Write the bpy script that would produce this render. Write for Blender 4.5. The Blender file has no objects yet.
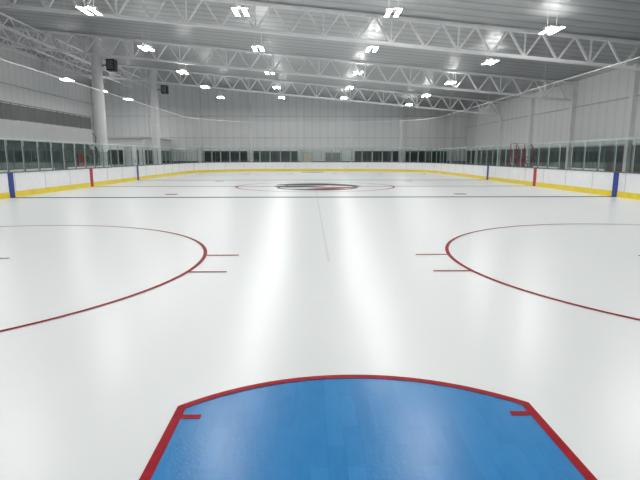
import bpy, math, random
from mathutils import Vector, Matrix
random.seed(4)
scene=bpy.context.scene
scene.view_settings.view_transform='Standard'

# ------------------------------------------------------------ materials
def mat(name,col,rough=0.5,metal=0.0,noise=None,bump=None,coat=0.0,spec=0.5):
    m=bpy.data.materials.new(name); m.use_nodes=True
    nt=m.node_tree; b=nt.nodes['Principled BSDF']
    b.inputs['Base Color'].default_value=(*col,1)
    b.inputs['Roughness'].default_value=rough
    b.inputs['Metallic'].default_value=metal
    b.inputs['Coat Weight'].default_value=coat
    b.inputs['Specular IOR Level'].default_value=spec
    tc=nt.nodes.new('ShaderNodeTexCoord')
    if noise:
        sc,amt=noise
        n=nt.nodes.new('ShaderNodeTexNoise'); n.inputs['Scale'].default_value=sc; n.inputs['Detail'].default_value=4
        nt.links.new(tc.outputs['Object'],n.inputs['Vector'])
        r=nt.nodes.new('ShaderNodeValToRGB')
        r.color_ramp.elements[0].position=.3; r.color_ramp.elements[1].position=.7
        r.color_ramp.elements[0].color=(*[c*(1-amt) for c in col],1)
        r.color_ramp.elements[1].color=(*[min(1,c*(1+amt)) for c in col],1)
        nt.links.new(n.outputs['Fac'],r.inputs['Fac']); nt.links.new(r.outputs['Color'],b.inputs['Base Color'])
    return m

def ice_mat():
    m=mat('ice',(.80,.82,.815),.295,spec=.42)
    nt=m.node_tree; b=nt.nodes['Principled BSDF']
    tc=nt.nodes.new('ShaderNodeTexCoord')
    mp=nt.nodes.new('ShaderNodeMapping'); mp.inputs['Scale'].default_value=(.3,.08,1)
    nt.links.new(tc.outputs['Object'],mp.inputs['Vector'])
    n=nt.nodes.new('ShaderNodeTexNoise'); n.inputs['Scale'].default_value=1.0; n.inputs['Detail'].default_value=0
    nt.links.new(mp.outputs['Vector'],n.inputs['Vector'])
    r=nt.nodes.new('ShaderNodeValToRGB')
    r.color_ramp.elements[0].position=.1; r.color_ramp.elements[1].position=.9
    r.color_ramp.elements[0].color=(.77,.80,.80,1); r.color_ramp.elements[1].color=(.79,.815,.82,1)
    nt.links.new(n.outputs['Fac'],r.inputs['Fac']); nt.links.new(r.outputs['Color'],b.inputs['Base Color'])
    return m
def striped(name,col,axis,scale,rough,metal,strength,amt=.1):
    m=mat(name,col,rough,metal)
    nt=m.node_tree; b=nt.nodes['Principled BSDF']
    tc=nt.nodes.new('ShaderNodeTexCoord')
    w=nt.nodes.new('ShaderNodeTexWave'); w.wave_type='BANDS'; w.bands_direction=axis
    w.inputs['Scale'].default_value=scale
    nt.links.new(tc.outputs['Object'],w.inputs['Vector'])
    bp=nt.nodes.new('ShaderNodeBump'); bp.inputs['Strength'].default_value=strength; bp.inputs['Distance'].default_value=.03
    nt.links.new(w.outputs['Fac'],bp.inputs['Height']); nt.links.new(bp.outputs['Normal'],b.inputs['Normal'])
    r=nt.nodes.new('ShaderNodeValToRGB')
    r.color_ramp.elements[0].position=.02; r.color_ramp.elements[1].position=.2
    r.color_ramp.elements[0].color=(*[c*(1-amt*2) for c in col],1); r.color_ramp.elements[1].color=(*col,1)
    nt.links.new(w.outputs['Fac'],r.inputs['Fac']); nt.links.new(r.outputs['Color'],b.inputs['Base Color'])
    return m
def sheer(name,col,alpha,gloss):
    m=bpy.data.materials.new(name); m.use_nodes=True; nt=m.node_tree; nt.nodes.clear()
    o=nt.nodes.new('ShaderNodeOutputMaterial'); t=nt.nodes.new('ShaderNodeBsdfTransparent')
    mx=nt.nodes.new('ShaderNodeMixShader'); mx.inputs[0].default_value=alpha
    if gloss:
        g=nt.nodes.new('ShaderNodeBsdfGlossy'); g.inputs['Roughness'].default_value=.03; t.inputs['Color'].default_value=(*col,1)
        g.inputs['Color'].default_value=(.8,.85,.83,1)
    else:
        g=nt.nodes.new('ShaderNodeBsdfDiffuse'); g.inputs['Color'].default_value=(*col,1)
    nt.links.new(t.outputs[0],mx.inputs[1]); nt.links.new(g.outputs[0],mx.inputs[2]); nt.links.new(mx.outputs[0],o.inputs[0])
    return m
def emis(name,col,s):
    m=bpy.data.materials.new(name); m.use_nodes=True; b=m.node_tree.nodes['Principled BSDF']
    b.inputs['Base Color'].default_value=(*col,1)
    b.inputs['Emission Color'].default_value=(*col,1); b.inputs['Emission Strength'].default_value=s
    return m

ICE=ice_mat()
RED=mat('line_red',(.26,.006,.014),.5,noise=(14,.15),spec=.10)
CRED=mat('crease_red',(.32,.002,.012),.5,noise=(14,.2),spec=.12)
BLUE=mat('line_blue',(.02,.035,.18),.5,noise=(8,.15),spec=.10)
def crease_mat():
    m=mat('crease_blue',(.035,.25,.56),.25,spec=.26)
    nt=m.node_tree; b=nt.nodes['Principled BSDF']
    tc=nt.nodes.new('ShaderNodeTexCoord')
    mp=nt.nodes.new('ShaderNodeMapping'); mp.inputs['Rotation'].default_value=(0,0,math.pi/2)
    nt.links.new(tc.outputs['Object'],mp.inputs['Vector'])
    v=nt.nodes.new('ShaderNodeTexBrick'); v.inputs['Scale'].default_value=1.0
    v.inputs['Brick Width'].default_value=.42; v.inputs['Row Height'].default_value=.105; v.inputs['Mortar Size'].default_value=.0015
    v.inputs['Color1'].default_value=(.014,.185,.48,1); v.inputs['Color2'].default_value=(.026,.228,.55,1); v.inputs['Mortar'].default_value=(.012,.16,.43,1)
    nt.links.new(mp.outputs['Vector'],v.inputs['Vector'])
    mp2=nt.nodes.new('ShaderNodeMapping'); mp2.inputs['Scale'].default_value=(3.2,.7,1)
    nt.links.new(tc.outputs['Object'],mp2.inputs['Vector'])
    n=nt.nodes.new('ShaderNodeTexNoise'); n.inputs['Scale'].default_value=7; n.inputs['Detail'].default_value=5
    nt.links.new(mp2.outputs['Vector'],n.inputs['Vector'])
    mx=nt.nodes.new('ShaderNodeMix'); mx.data_type='RGBA'; mx.blend_type='MIX'
    mf=nt.nodes.new('ShaderNodeMapRange'); mf.inputs['From Min'].default_value=.3; mf.inputs['From Max'].default_value=.75; mf.inputs['To Max'].default_value=.4
    nt.links.new(n.outputs['Fac'],mf.inputs['Value']); nt.links.new(mf.outputs['Result'],mx.inputs['Factor'])
    nt.links.new(v.outputs['Color'],mx.inputs[6]); mx.inputs[7].default_value=(.035,.27,.59,1)
    nt.links.new(mx.outputs[2],b.inputs['Base Color'])
    n2=nt.nodes.new('ShaderNodeTexNoise'); n2.inputs['Scale'].default_value=45
    nt.links.new(tc.outputs['Object'],n2.inputs['Vector'])
    bp=nt.nodes.new('ShaderNodeBump'); bp.inputs['Strength'].default_value=.12; bp.inputs['Distance'].default_value=.01
    nt.links.new(n2.outputs['Fac'],bp.inputs['Height']); nt.links.new(bp.outputs['Normal'],b.inputs['Normal'])
    return m
CREASE=crease_mat()
BWHITE=mat('board_white',(.80,.81,.83),.3,noise=(2,.03))
YEL=mat('kick_yellow',(.80,.62,.03),.35,noise=(3,.05))
BBLUE=mat('board_blue',(.01,.04,.26),.35); BRED=mat('board_red',(.42,.01,.03),.35)
CAP=mat('cap_grey',(.10,.115,.16),.4); SEAM=mat('seam_grey',(.5,.52,.54),.5)
ISEAM=mat('ice_seam_grey',(.68,.70,.705),.35,spec=.4)
STEEL=mat('post_alu',(.16,.18,.18),.35,.5)
EDGE=mat('glass_edge',(.42,.56,.52),.2)
GLASS=sheer('plexi',(.88,.94,.92),.10,True); NET=sheer('net_mesh',(.78,.80,.80),.08,False)
ROPE=mat('rope',(.8,.8,.8),.7)
WHITE=mat('truss_white',(.88,.89,.90),.45,noise=(2,.03))
COLW=mat('column_white',(.80,.81,.82),.5,noise=(1.5,.04))
CEIL=striped('roof_deck',(.48,.50,.51),'Y',.33,.33,.4,.5,.16)
WALL=striped('wall_panel',(.77,.79,.80),'X',.32,.55,0,.25,.04)
WALLR=striped('wall_panel_side',(.80,.81,.82),'Y',.32,.55,0,.25,.04)
GIRT=mat('girt_grey',(.50,.52,.53),.5)
DARK=mat('lower_dark',(.085,.095,.105),.4,noise=(1,.3)); DARK2=mat('dark_window',(.06,.068,.076),.1)
RUB=mat('rubber_floor',(.07,.07,.075),.8,noise=(6,.3))
BLACK=mat('black_plastic',(.012,.012,.013),.4)
LED=emis('led_panel',(1,.985,.96),118)
UPFILL=emis('added_up_fill',(1,.985,.96),34)  # added glow on top of the lamps, lifts ceiling and walls
HOUS=mat('lamp_housing',(.65,.66,.67),.4,.3)
DOORM=mat('door_cream',(.75,.68,.52),.5)
WOOD=mat('bench_plastic',(.45,.46,.47),.5)
LGREY=mat('logo_grey',(.16,.17,.19),.5,spec=.10); LBLK=mat('logo_black',(.02,.02,.03),.5,spec=.10); LRED=mat('logo_red',(.33,.012,.025),.5,spec=.10)
LWHT=mat('logo_white',(.65,.65,.65),.5,spec=.12)

# ------------------------------------------------------------ mesh builder
class MB:
    def __init__(s): s.v=[];s.f=[];s.m=[];s.mats=[]
    def mi(s,m):
        if m not in s.mats: s.mats.append(m)
        return s.mats.index(m)
    def add(s,vs,fs,m):
        o=len(s.v); s.v+= [tuple(v) for v in vs]; k=s.mi(m)
        for f in fs: s.f.append([i+o for i in f]); s.m.append(k)
    def box(s,x0,x1,y0,y1,z0,z1,m):
        s.add([(x0,y0,z0),(x1,y0,z0),(x1,y1,z0),(x0,y1,z0),(x0,y0,z1),(x1,y0,z1),(x1,y1,z1),(x0,y1,z1)],
          [(0,3,2,1),(4,5,6,7),(0,1,5,4),(1,2,6,5),(2,3,7,6),(3,0,4,7)],m)
    def beam(s,p,q,w,h,m):
        p=Vector(p);q=Vector(q);d=(q-p).normalized()
        up=Vector((0,0,1)) if abs(d.z)<.95 else Vector((0,1,0))
        a=d.cross(up).normalized()*w/2; b=a.cross(d).normalized()*h/2
        vs=[p-a-b,p+a-b,p+a+b,p-a+b,q-a-b,q+a-b,q+a+b,q-a+b]
        s.add(vs,[(0,3,2,1),(4,5,6,7),(0,1,5,4),(1,2,6,5),(2,3,7,6),(3,0,4,7)],m)
    def cyl(s,p,q,r,m,n=16):
        p=Vector(p);q=Vector(q);d=(q-p).normalized()
        up=Vector((0,0,1)) if abs(d.z)<.95 else Vector((0,1,0))
        a=d.cross(up).normalized(); b=a.cross(d).normalized()
        vs=[];
        for c in (p,q):
            for i in range(n):
                t=2*math.pi*i/n; vs.append(c+a*r*math.cos(t)+b*r*math.sin(t))
        fs=[(i,(i+1)%n,n+(i+1)%n,n+i) for i in range(n)]+[tuple(range(n))[::-1],tuple(range(n,2*n))]
        s.add(vs,fs,m)
    def prism_xz(s,pts,y0,y1,m):
        n=len(pts); vs=[(x,y0,z) for x,z in pts]+[(x,y1,z) for x,z in pts]
        fs=[tuple(range(n)),tuple(range(2*n-1,n-1,-1))]+[(i,n+i,n+(i+1)%n,(i+1)%n) for i in range(n)]
        s.add(vs,fs,m)
    def poly(s,pts,z,m): s.add([(x,y,z) for x,y in pts],[tuple(range(len(pts)))],m)
    def rect(s,x0,x1,y0,y1,z,m): s.poly([(x0,y0),(x1,y0),(x1,y1),(x0,y1)],z,m)
    def arc(s,cx,cy,r,w,z,m,a0=0,a1=2*math.pi,n=128):
        vs=[]
        for i in range(n+1):
            t=a0+(a1-a0)*i/n
            for rr in (r-w/2,r+w/2): vs.append((cx+rr*math.cos(t),cy+rr*math.sin(t),z))
        s.add(vs,[(2*i,2*i+1,2*i+3,2*i+2) for i in range(n)],m)
    def disc(s,cx,cy,r,z,m,n=40):
        s.poly([(cx+r*math.cos(2*math.pi*i/n),cy+r*math.sin(2*math.pi*i/n)) for i in range(n)],z,m)
    def obj(s,name,parent=None,loc=None):
        me=bpy.data.meshes.new(name); me.from_pydata(s.v,[],s.f)
        for m in s.mats: me.materials.append(m)
        for p,k in zip(me.polygons,s.m): p.material_index=k
        me.update()
        o=bpy.data.objects.new(name,me); scene.collection.objects.link(o)
        if parent: o.parent=parent
        if loc: o.location=loc
        return o

# ------------------------------------------------------------ dimensions (metres)
HW=12.95; GL=1.85; Y0=GL-3.35; FG=GL+54.25; Y1=FG+3.35; CY=(Y0+Y1)/2; R=8.53
XL,XR,YB,YF=-27.0,19.5,62.8,-7.0
def roof(x): return 9.0-.09*x
def path(off=0,nc=24,step=None):
    w=HW+off; r=R+off; a=Y0-off; b=Y1+off; pts=[]
    for cx,cy,t0 in ((w-r,a+r,-90),(w-r,b-r,0),(-w+r,b-r,90),(-w+r,a+r,180)):
        for i in range(nc+1):
            t=math.radians(t0+90*i/nc); pts.append((cx+r*math.cos(t),cy+r*math.sin(t)))
    return pts
def resample(pts,step):
    P=[Vector(p) for p in pts]+[Vector(pts[0])]
    L=sum((P[i+1]-P[i]).length for i in range(len(P)-1)); n=int(round(L/step)); st=L/n
    out=[];acc=0;k=0;nxt=0
    for i in range(len(P)-1):
        l=(P[i+1]-P[i]).length
        if l<1e-6: continue
        while nxt<=acc+l-1e-6 and len(out)<n:
            out.append(tuple(P[i].lerp(P[i+1],(nxt-acc)/l))); nxt+=st
        acc+=l
    return out
def band(mb,oi,oo,z0,z1,m):
    a=path(oi);b=path(oo);n=len(a);vs=[]
    for (p,q) in zip(a,b): vs+=[(*p,z0),(*q,z0),(*q,z1),(*p,z1)]
    fs=[]
    for i in range(n):
        j=(i+1)%n
        for k in range(4): fs.append((4*i+k,4*j+k,4*j+(k+1)%4,4*i+(k+1)%4))
    mb.add(vs,fs,m)

# ------------------------------------------------------------ shell
m=MB(); m.box(XL-.2,XR+.2,YF-.2,YB+.2,-.2,-.03,RUB); m.obj('floor')
m=MB(); m.prism_xz([(XL-.4,roof(XL-.4)),(XR+.4,roof(XR+.4)),(XR+.4,roof(XR+.4)+.25),(XL-.4,roof(XL-.4)+.25)],YF-.3,YB+.3,CEIL); m.obj('ceiling')
def endwall(name,y0,y1,inner,sgn):
    m=MB()
    m.prism_xz([(XL-.2,-.03),(XR+.2,-.03),(XR+.2,roof(XR+.2)),(XL-.2,roof(XL-.2))],y0,y1,WALL)
    a,b=sorted((inner,inner+sgn*.05)); m.box(XL,XR,a,b,-.03,1.15,DARK)
    x=-1.4-6.3*4
    while x<XR:
        a,b=sorted((inner,inner+sgn*.28)); m.box(x-.14,x+.14,a,b,-.03,roof(x)-.02,COLW); x+=6.3
    a,b=sorted((inner,inner+sgn*.1))
    for z in (4.0,6.6): m.box(XL,XR,a,b,z,z+.06,GIRT)
    return m
m=endwall('b',YB,YB+.2,YB,-1); m.obj('wall_back')
m=endwall('f',YF-.2,YF,YF,1); m.obj('wall_front')
m=MB(); m.box(XR,XR+.2,YF,YB,-.03,roof(XR),WALLR)
m.box(XR-.05,XR,YF,YB,-.03,2.4,DARK)
y=2.5
while y<YB:
    m.box(XR-.3,XR,y-.16,y+.16,-.03,roof(XR)-.02,COLW); y+=7
m.box(XR-.12,XR,YF,YB,5.3,5.37,GIRT)
m.box(XR-.14,XR,YF,YB,2.4,2.5,GIRT)
m.obj('wall_right')
m=MB(); m.box(XL-.2,XL,YF,YB,-.03,roof(XL),WALLR); m.box(XL,XL+.05,YF,YB,-.03,2.6,DARK)
for z in (5.5,8.0): m.box(XL,XL+.1,YF,YB,z,z+.07,GIRT)
m.obj('wall_left')
def window(n,x0,x1,z0,z1):
    m=MB(); y=YB-.06
    m.box(x0,x1,y-.03,y,z0,z1,DARK2)
    for (a,b,c,d) in ((x0-.06,x1+.06,z0-.06,z0),(x0-.06,x1+.06,z1,z1+.06),(x0-.06,x0,z0,z1),(x1,x1+.06,z0,z1)):
        m.box(a,b,y-.07,y,c,d,STEEL)
    x=x0+1.5
    while x<x1-.3: m.box(x-.03,x+.03,y-.06,y-.03,z0,z1,STEEL); x+=1.5
    m.obj('window_%d'%n)
k=1
for x0,x1 in ((-13.6,-8.2),(-7.3,-1.9),(5.4,10.8),(11.8,17)):
    window(k,x0,x1,.95,2.35); k+=1
def door(n,x,w,mt):
    m=MB(); y=YB-.05
    m.box(x-w/2,x+w/2,y-.05,y,-.03,2.15,mt)
    m.box(x-w/2-.08,x-w/2,y-.09,y,-.03,2.23,GIRT); m.box(x+w/2,x+w/2+.08,y-.09,y,-.03,2.23,GIRT); m.box(x-w/2-.08,x+w/2+.08,y-.09,y,2.15,2.23,GIRT)
    m.box(x+w/2-.2,x+w/2-.14,y-.1,y-.05,.95,1.15,STEEL)
    m.obj('door_%d'%n)
door(1,-.6,1.0,DOORM); door(2,2.6,1.8,mat('door_grey',(.3,.32,.33),.5))

# ------------------------------------------------------------ ice + markings
m=MB(); p=path(-.002); n=len(p)
m.add([(*q,0) for q in p]+[(*q,-.03) for q in p],[tuple(range(n)),tuple(range(2*n-1,n-1,-1))]+[(i,n+i,n+(i+1)%n,(i+1)%n) for i in range(n)],ICE)
ice=m.obj('ice_surface')
def xat(y):
    d=min(y-Y0,Y1-y)
    return HW if d>=R else HW-R+math.sqrt(R*R-(R-d)**2)
for nm,y in (('goal_line',GL),('goal_line',FG)):
    m=MB(); w=xat(y)-.02; m.rect(-w,w,y-.025,y+.025,.003,RED); m.obj(nm)
for y in (CY-7.62-.15,CY+7.62+.15):
    m=MB(); m.rect(-HW+.01,HW-.01,y-.2,y+.2,.003,BLUE); m.obj('blue_line')
m=MB(); m.rect(-HW+.01,HW-.01,CY-.15,CY+.15,.003,RED)
m.obj('center_red_line')
m=MB(); m.arc(0,CY,4.57,.12,.004,RED); m.obj('center_circle')
def crease(y,s):
    hw=1.24
    m=MB(); pts=[(-hw,y),(hw,y)]; a=math.atan2(1.37,hw); r=math.hypot(1.37,hw)
    N=48
    for i in range(N+1):
        t=a+(math.pi-2*a)*i/N; pts.append((r*math.cos(t),y+s*r*math.sin(t)))
    m.poly(pts if s>0 else pts[::-1],.004,CREASE)
    w=.062
    for sx in (-1,1):
        x0,x1=sorted((sx*hw,sx*(hw-w))); y0,y1=sorted((y,y+s*1.375)); m.rect(x0,x1,y0,y1,.007,CRED)
        x0,x1=sorted((sx*(hw-.01),sx*(hw-.19))); y0,y1=sorted((y+s*1.20,y+s*1.255)); m.rect(x0,x1,y0,y1,.0075,CRED)
    if s>0: m.arc(0,y,r-w/2,w,.008,CRED,a,math.pi-a,64)
    else: m.arc(0,y,r-w/2,w,.008,CRED,-math.pi+a,-a,64)
    m.obj('goal_crease')
crease(GL,1); crease(FG,-1)
def dot(m,x,y): 
    m.arc(x,y,.28,.05,.004,RED,n=40); m.rect(x-.26,x+.26,y-.17,y+.17,.0045,RED)
for y in (GL+6.1,FG-6.1):
    for x in (-6.7,6.7):
        m=MB(); m.arc(x,y,4.57,.065,.004,RED)
        for dy in (-.64,.64):
            for s in (-1,1):
                e=math.sqrt(4.57**2-.64**2)
                a,b=sorted((x+s*e,x+s*(e+.6))); m.rect(a,b,y+dy-.035,y+dy+.035,.0045,RED)
        dot(m,x,y)
        for sx in (-1,1):
            for sy in (-1,1):
                a,b=sorted((x+sx*.30,x+sx*1.22)); c=y+sy*.45; m.rect(a,b,c-.03,c+.03,.005,RED)
                a,b=sorted((c,c+sy*.9)); xx=x+sx*.32; m.rect(xx-.025,xx+.025,a,b,.0055,RED)
        m.obj('faceoff_circle')
for y in (CY-6.1,CY+6.1):
    for x in (-6.7,6.7):
        m=MB(); dot(m,x,y); m.obj('faceoff_dot')
m=MB(); m.rect(-.02,.02,GL+6.2,CY-4,.002,ISEAM); m.obj('ice_seam')
def sm(pts,n=4):
    for _ in range(n):
        q=[]
        for i in range(len(pts)):
            a=pts[i];b=pts[(i+1)%len(pts)]
            q+= [(a[0]*.75+b[0]*.25,a[1]*.75+b[1]*.25),(a[0]*.25+b[0]*.75,a[1]*.25+b[1]*.75)]
        pts=q
    return pts
m=MB(); C=CY
def L(pts,n,z,mt):
    m.poly([(x*1.12,C-.4+y*1.3) for x,y in sm(pts,n)],z,mt)
L([(-2.1,-.5),(-1.6,-1.9),(0,-2.6),(1.5,-2.2),(2.3,-.6),(1.9,1.4),(.6,2.4),(-1.2,2.1)],3,.0060,LGREY)
L([(-1.95,-.4),(-1.4,-1.6),(0,-2.1),(1.3,-1.8),(2.1,-.6),(1.6,1.1),(.5,2.0),(-1.1,1.8)],3,.0065,LWHT)
L([(-2.5,1.2),(-1.2,2.6),(.6,2.8),(2.0,1.6),(2.6,-.2),(1.6,.5),(.3,1.2),(-.8,1.0)],2,.0070,LBLK)
L([(-.6,-.9),(.2,-1.5),(1.2,-1.4),(2.5,-.3),(1.4,-.3),(.4,-.5)],2,.0075,LRED)
L([(-2.5,.6),(-1.6,-.7),(-.3,-.3),(.9,.5),(-.5,.9)],2,.0080,LBLK)
L([(-1.6,-1.6),(.1,-1.6),(1.8,-1.3),(.5,-2.4)],2,.0080,LBLK)
m.disc(.9,C+1.0,.18,.0085,LRED)
m.obj('center_ice_logo')

# ------------------------------------------------------------ boards
m=MB()
band(m,.012,.12,-.03,1.04,BWHITE); band(m,0,.012,-.028,.25,YEL); band(m,-.015,.15,1.04,1.08,CAP)
inner=resample(path(.008),2.44)
for i,(x,y) in enumerate(inner):
    m.box(x-.006 if abs(abs(x)-HW)<.05 else x-.012,x+.006 if abs(abs(x)-HW)<.05 else x+.012,y-.012,y+.012,.25,1.04,SEAM)
for s in (-1,1):
    for y,mt,w in ((CY-7.77,BBLUE,.18),(CY,BRED,.18),(CY+7.77,BBLUE,.18)):
        a,b=sorted((s*(HW-.006),s*(HW+.015))); m.box(a,b,y-w,y+w,0.001,1.045,mt)
m.obj('dasher_boards')
m=MB(); gp=resample(path(.07),1.22); n=len(gp)
def gh(y): return 2.42 if (Y0+R-1<y<Y1-R+.5) else 2.75
for i in range(n):
    a=gp[i];b=gp[(i+1)%n]; h=gh((a[1]+b[1])/2)
    d=(Vector(b)-Vector(a)); d.normalize(); a2=Vector(a)+d*.05;b2=Vector(b)-d*.05
    m.add([(a2.x,a2.y,1.081),(b2.x,b2.y,1.081),(b2.x,b2.y,h),(a2.x,a2.y,h)],[(0,1,2,3)],GLASS)
    m.beam((a2.x,a2.y,h),(b2.x,b2.y,h),.015,.025,EDGE)
    for q in (a2,b2): m.beam((q.x,q.y,1.081),(q.x,q.y,h),.03,.02,EDGE)
    hp=max(gh(a[1]),h)
    m.beam((a[0],a[1],1.081),(a[0],a[1],hp-.25),.06,.07,STEEL)
m.obj('rink_glass')
m=MB(); NP=resample(path(.3),1.5); n=len(NP); ZT=5.75
for i in range(n):
    a=NP[i];b=NP[(i+1)%n]
    m.add([(*a,2.5),(*b,2.5),(*b,ZT),(*a,ZT)],[(0,1,2,3)],NET)
    m.beam((*a,ZT),(*b,ZT),.03,.03,ROPE)
    m.beam((*a,2.5),(*b,2.5),.02,.02,ROPE)
    if i%6==0: m.beam((*a,ZT),(*a,roof(a[0])-.02),.012,.012,ROPE)
m.obj('safety_netting')

# ------------------------------------------------------------ trusses, columns
def truss(y):
    m=MB(); dep=1.25
    top=lambda x: roof(x)-.1; bot=lambda x: roof(x)-.1-dep
    for dy in (-.09,.09):
        m.beam((XL,y+dy,top(XL)),(XR,y+dy,top(XR)),.09,.14,WHITE)
        m.beam((XL,y+dy,bot(XL)),(XR,y+dy,bot(XR)),.09,.14,WHITE)
    x=XL+.2; k=0; st=1.7
    while x+st<XR:
        m.beam((x,y,bot(x)),(x+st*.5,y,top(x+st*.5)),.09,.09,WHITE)
        m.beam((x+st*.5,y,top(x+st*.5)),(x+st,y,bot(x+st)),.1,.1,WHITE)
        if k%2==0: m.beam((x,y,bot(x)),(x,y,top(x)),.07,.07,WHITE)
        x+=st;k+=1
    m.obj('roof_truss')
TY=(-1,12.5,26,38,51.5)
for y in TY: truss(y)
CX=-16.1
for y in TY:
    m=MB(); cx=CX if y>30 else -19.3; zt=roof(cx)-.2
    m.cyl((cx,y+.5,.0),(cx,y+.5,zt),.38,COLW,24); m.box(cx-.4,cx+.4,y+.1,y+.9,-.03,.06,COLW); m.box(cx-.4,cx+.4,y+.1,y+.9,zt,zt+.02,COLW)
    m.obj('support_column')
for x in (-24.5,-22,-19.5):
    m=MB(); t=roof(x)-.25; b=t-.7
    m.beam((x,YF,t),(x,YB,t),.08,.1,WHITE); m.beam((x,YF,b),(x,YB,b),.07,.08,WHITE)
    y=YF
    while y+1.6<YB:
        m.beam((x,y,b),(x,y+.8,t),.04,.04,WHITE); m.beam((x,y+.8,t),(x,y+1.6,b),.04,.04,WHITE); y+=1.6
    m.obj('roof_joist')
# ------------------------------------------------------------ lights
def lamp(x,y,z):
    m=MB()
    m.box(-.34,.34,-.12,.12,.05,.13,HOUS); m.box(-.12,.12,-.1,.1,.13,.2,HOUS)
    for dx in (-.2,.2):
        m.box(dx-.11,dx+.11,-.65,.65,.0,.05,HOUS)
        m.add([(dx-.09,-.62,-.004),(dx+.09,-.62,-.004),(dx+.09,.62,-.004),(dx-.09,.62,-.004)],[(0,3,2,1)],LED)
        m.add([(dx-.08,-.5,.052),(dx+.08,-.5,.052),(dx+.08,-.16,.052),(dx-.08,-.16,.052)],[(0,1,2,3)],UPFILL)
        m.add([(dx-.08,.16,.052),(dx+.08,.16,.052),(dx+.08,.5,.052),(dx-.08,.5,.052)],[(0,1,2,3)],UPFILL)
        m.cyl((dx,0,.13),(dx,0,roof(x+dx)-z-.01),.01,HOUS,8)
    m.obj('high_bay_light',loc=(x,y,z))
def lz(x): return 7.92 if x<5 else 7.22
for y in (-1.2,6.8,14.8,22.8,30.3,38.6,46.6,54.6):
    for x in (-9.8,-3.3,3.36,10.4): lamp(x,y,lz(x))
for y in (20,31,43,50,57): lamp(-20.5,y,8.0)
# ------------------------------------------------------------ mezzanine
m=MB(); xa=-20.0; ya,yb=6,46
m.box(XL+.12,xa,ya,yb,2.8,3.1,COLW)
m.box(xa-.15,xa,ya,yb,3.1,4.1,COLW)
m.box(XL+.12,xa-.4,ya,yb,-.03,2.8,DARK)
y=ya
while y<=yb:
    m.box(xa-.1,xa-.05,y-.03,min(y+.03,yb),4.1,5.2,STEEL); y+=1
m.box(xa-.11,xa-.04,ya,yb,5.2,5.26,STEEL)
m.box(xa-.085,xa-.07,ya,yb,4.15,5.15,mat('rail_panel',(.05,.055,.06),.3))
m.box(XL+.12,XL+.4,ya,yb,3.1,5.4,DARK)
m.obj('mezzanine_balcony')
# stair down from the balcony end
m=MB(); x0,x1=-21.6,-20.2; NS=18; YS=46.15
for i in range(NS):
    yy=YS+i*.29; zz=3.1-(i+1)*.165
    m.box(x0,x1,yy,yy+.29,zz-.05,zz,GIRT)
ye=YS+NS*.29
for xx in (x0,x1):
    m.beam((xx,YS,2.9),(xx,ye,.1),.06,.25,BLACK); m.beam((xx,YS,4.0),(xx,ye,1.1),.05,.05,BLACK); m.beam((xx,YS,3.5),(xx,ye,.6),.03,.03,BLACK)
    for i in range(0,NS+1,3):
        yy=YS+.02+i*.28; zz=3.0-i*.16
        m.beam((xx,yy,max(-.03,zz-.1)),(xx,yy,zz+.98),.04,.04,BLACK)
m.obj('staircase')
m=MB(); m.box(XL+.12,-17.5,52,YB-.4,-.03,3.6,COLW); m.box(-17.5,-17.45,52.5,YB-.8,.9,2.4,DARK2); m.box(-26,-18,51.95,52,.9,2.4,DARK2); m.box(XL+.12,-17.3,51.8,YB-.4,3.6,3.75,GIRT)
m.obj('concession_booth')
def bench(x,y0,y1,s):
    m=MB()
    m.box(x-.2,x+.2,y0,y1,.42,.47,WOOD)
    y=y0+.3
    while y<y1: m.box(x-.15,x+.15,y-.04,y+.04,-.03,.42,STEEL); y+=1.8
    xb=x+s*.55
    m.box(xb-.04,xb+.04,y0,y1,-.03,1.1,BWHITE)
    y=y0
    while y<=y1: m.box(xb-.03,xb+.03,y-.03,y+.03,1.1,2.1,STEEL); y+=1.5
    m.box(xb-.005,xb+.005,y0,y1,1.1,2.05,GLASS)
    m.obj('player_bench')
bench(-14.1,CY-7.5,CY-.8,-1); bench(-14.1,CY+.8,CY+7.5,-1); bench(14.1,CY-4,CY-.6,1); bench(14.1,CY+.6,CY+4,1)
for (x,y,z) in ((-15.0,38.5,8.0),(-15.0,52,8.0)):
    m=MB(); m.box(x-.28,x+.3,y-.35,y+.35,z,z+.8,BLACK); m.box(x-.22,x+.24,y-.38,y-.35,z+.08,z+.72,STEEL)
    m.cyl((CX+.4,y,z+.4),(x-.28,y,z+.4),.05,STEEL)
    m.obj('loudspeaker')
m=MB(); x,y=-15.5,42.5
m.box(x-.4,x+.4,y-.5,y+.5,.05,2.65,BWHITE); m.box(x+.4,x+.42,y-.47,y-.01,.1,2.6,BWHITE); m.box(x+.4,x+.42,y+.01,y+.47,.1,2.6,BWHITE)
m.box(x+.42,x+.45,y-.07,y-.04,1.2,1.5,STEEL); m.box(x-.36,x+.36,y-.46,y+.46,-.03,.05,BLACK); m.obj('storage_cabinet')
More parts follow.
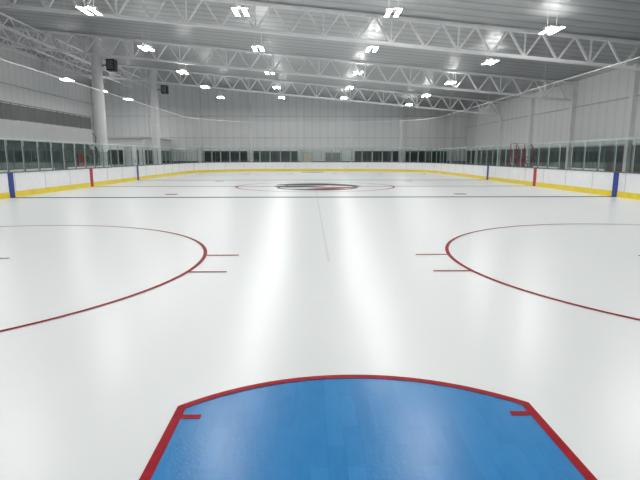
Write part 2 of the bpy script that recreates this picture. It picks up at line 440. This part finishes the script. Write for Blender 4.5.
m=MB(); x,y=-15.4,33.6
m.box(x-.4,x+.35,y-.45,y+.45,.03,1.9,BRED); m.box(x+.35,x+.37,y-.4,y+.15,.5,1.8,DARK2); m.box(x+.35,x+.38,y+.2,y+.4,1.0,1.5,STEEL); m.box(x+.35,x+.37,y-.4,y+.15,.15,.35,BLACK)
m.box(x-.36,x+.3,y-.4,y+.4,-.03,.03,BLACK); m.obj('vending_machine')
# rolling access stair behind the right glass
m=MB(); x0,x1=15.6,16.7; ys=36.0
for i in range(7):
    yy=ys+i*.32; zz=.22+i*.24
    m.box(x0,x1,yy,yy+.28,zz,zz+.04,STEEL)
for xx in (x0,x1):
    m.beam((xx,ys,.15),(xx,ys+7*.32,1.72),.05,.14,BRED)
    m.beam((xx,ys,1.05),(xx,ys+7*.32,2.7),.05,.05,BRED); m.beam((xx,ys+7*.32,2.7),(xx,ys+3.3,2.7),.05,.05,BRED)
    for yy,za,zb in ((ys+.1,-.03,1.1),(ys+1.1,-.03,1.85),(ys+2.24,-.03,2.7),(ys+3.3,-.03,2.7)): m.beam((xx,yy,za),(xx,yy,zb),.055,.055,BRED)
    m.beam((xx,ys+2.24,.1),(xx,ys+3.3,1.66),.03,.03,GIRT)
m.box(x0,x1,ys+2.24,ys+3.3,1.66,1.72,STEEL)
m.beam((x0,ys+3.3,2.7),(x1,ys+3.3,2.7),.05,.05,BRED)
m.beam((x0,ys+3.3,2.2),(x1,ys+3.3,2.2),.05,.05,BRED)
m.obj('access_stair')

# ------------------------------------------------------------ world + camera
w=bpy.data.worlds.new('World'); scene.world=w; w.use_nodes=True
w.node_tree.nodes['Background'].inputs[0].default_value=(.6,.65,.7,1); w.node_tree.nodes['Background'].inputs[1].default_value=.3
cd=bpy.data.cameras.new('camera'); cam=bpy.data.objects.new('camera',cd); scene.collection.objects.link(cam)
cd.sensor_width=36; cd.lens=36*492/640; cd.clip_end=300
cam.location=(-.31,0,1.73); cam.rotation_euler=(math.radians(90-9.64),0,math.radians(-1.17))
scene.camera=cam
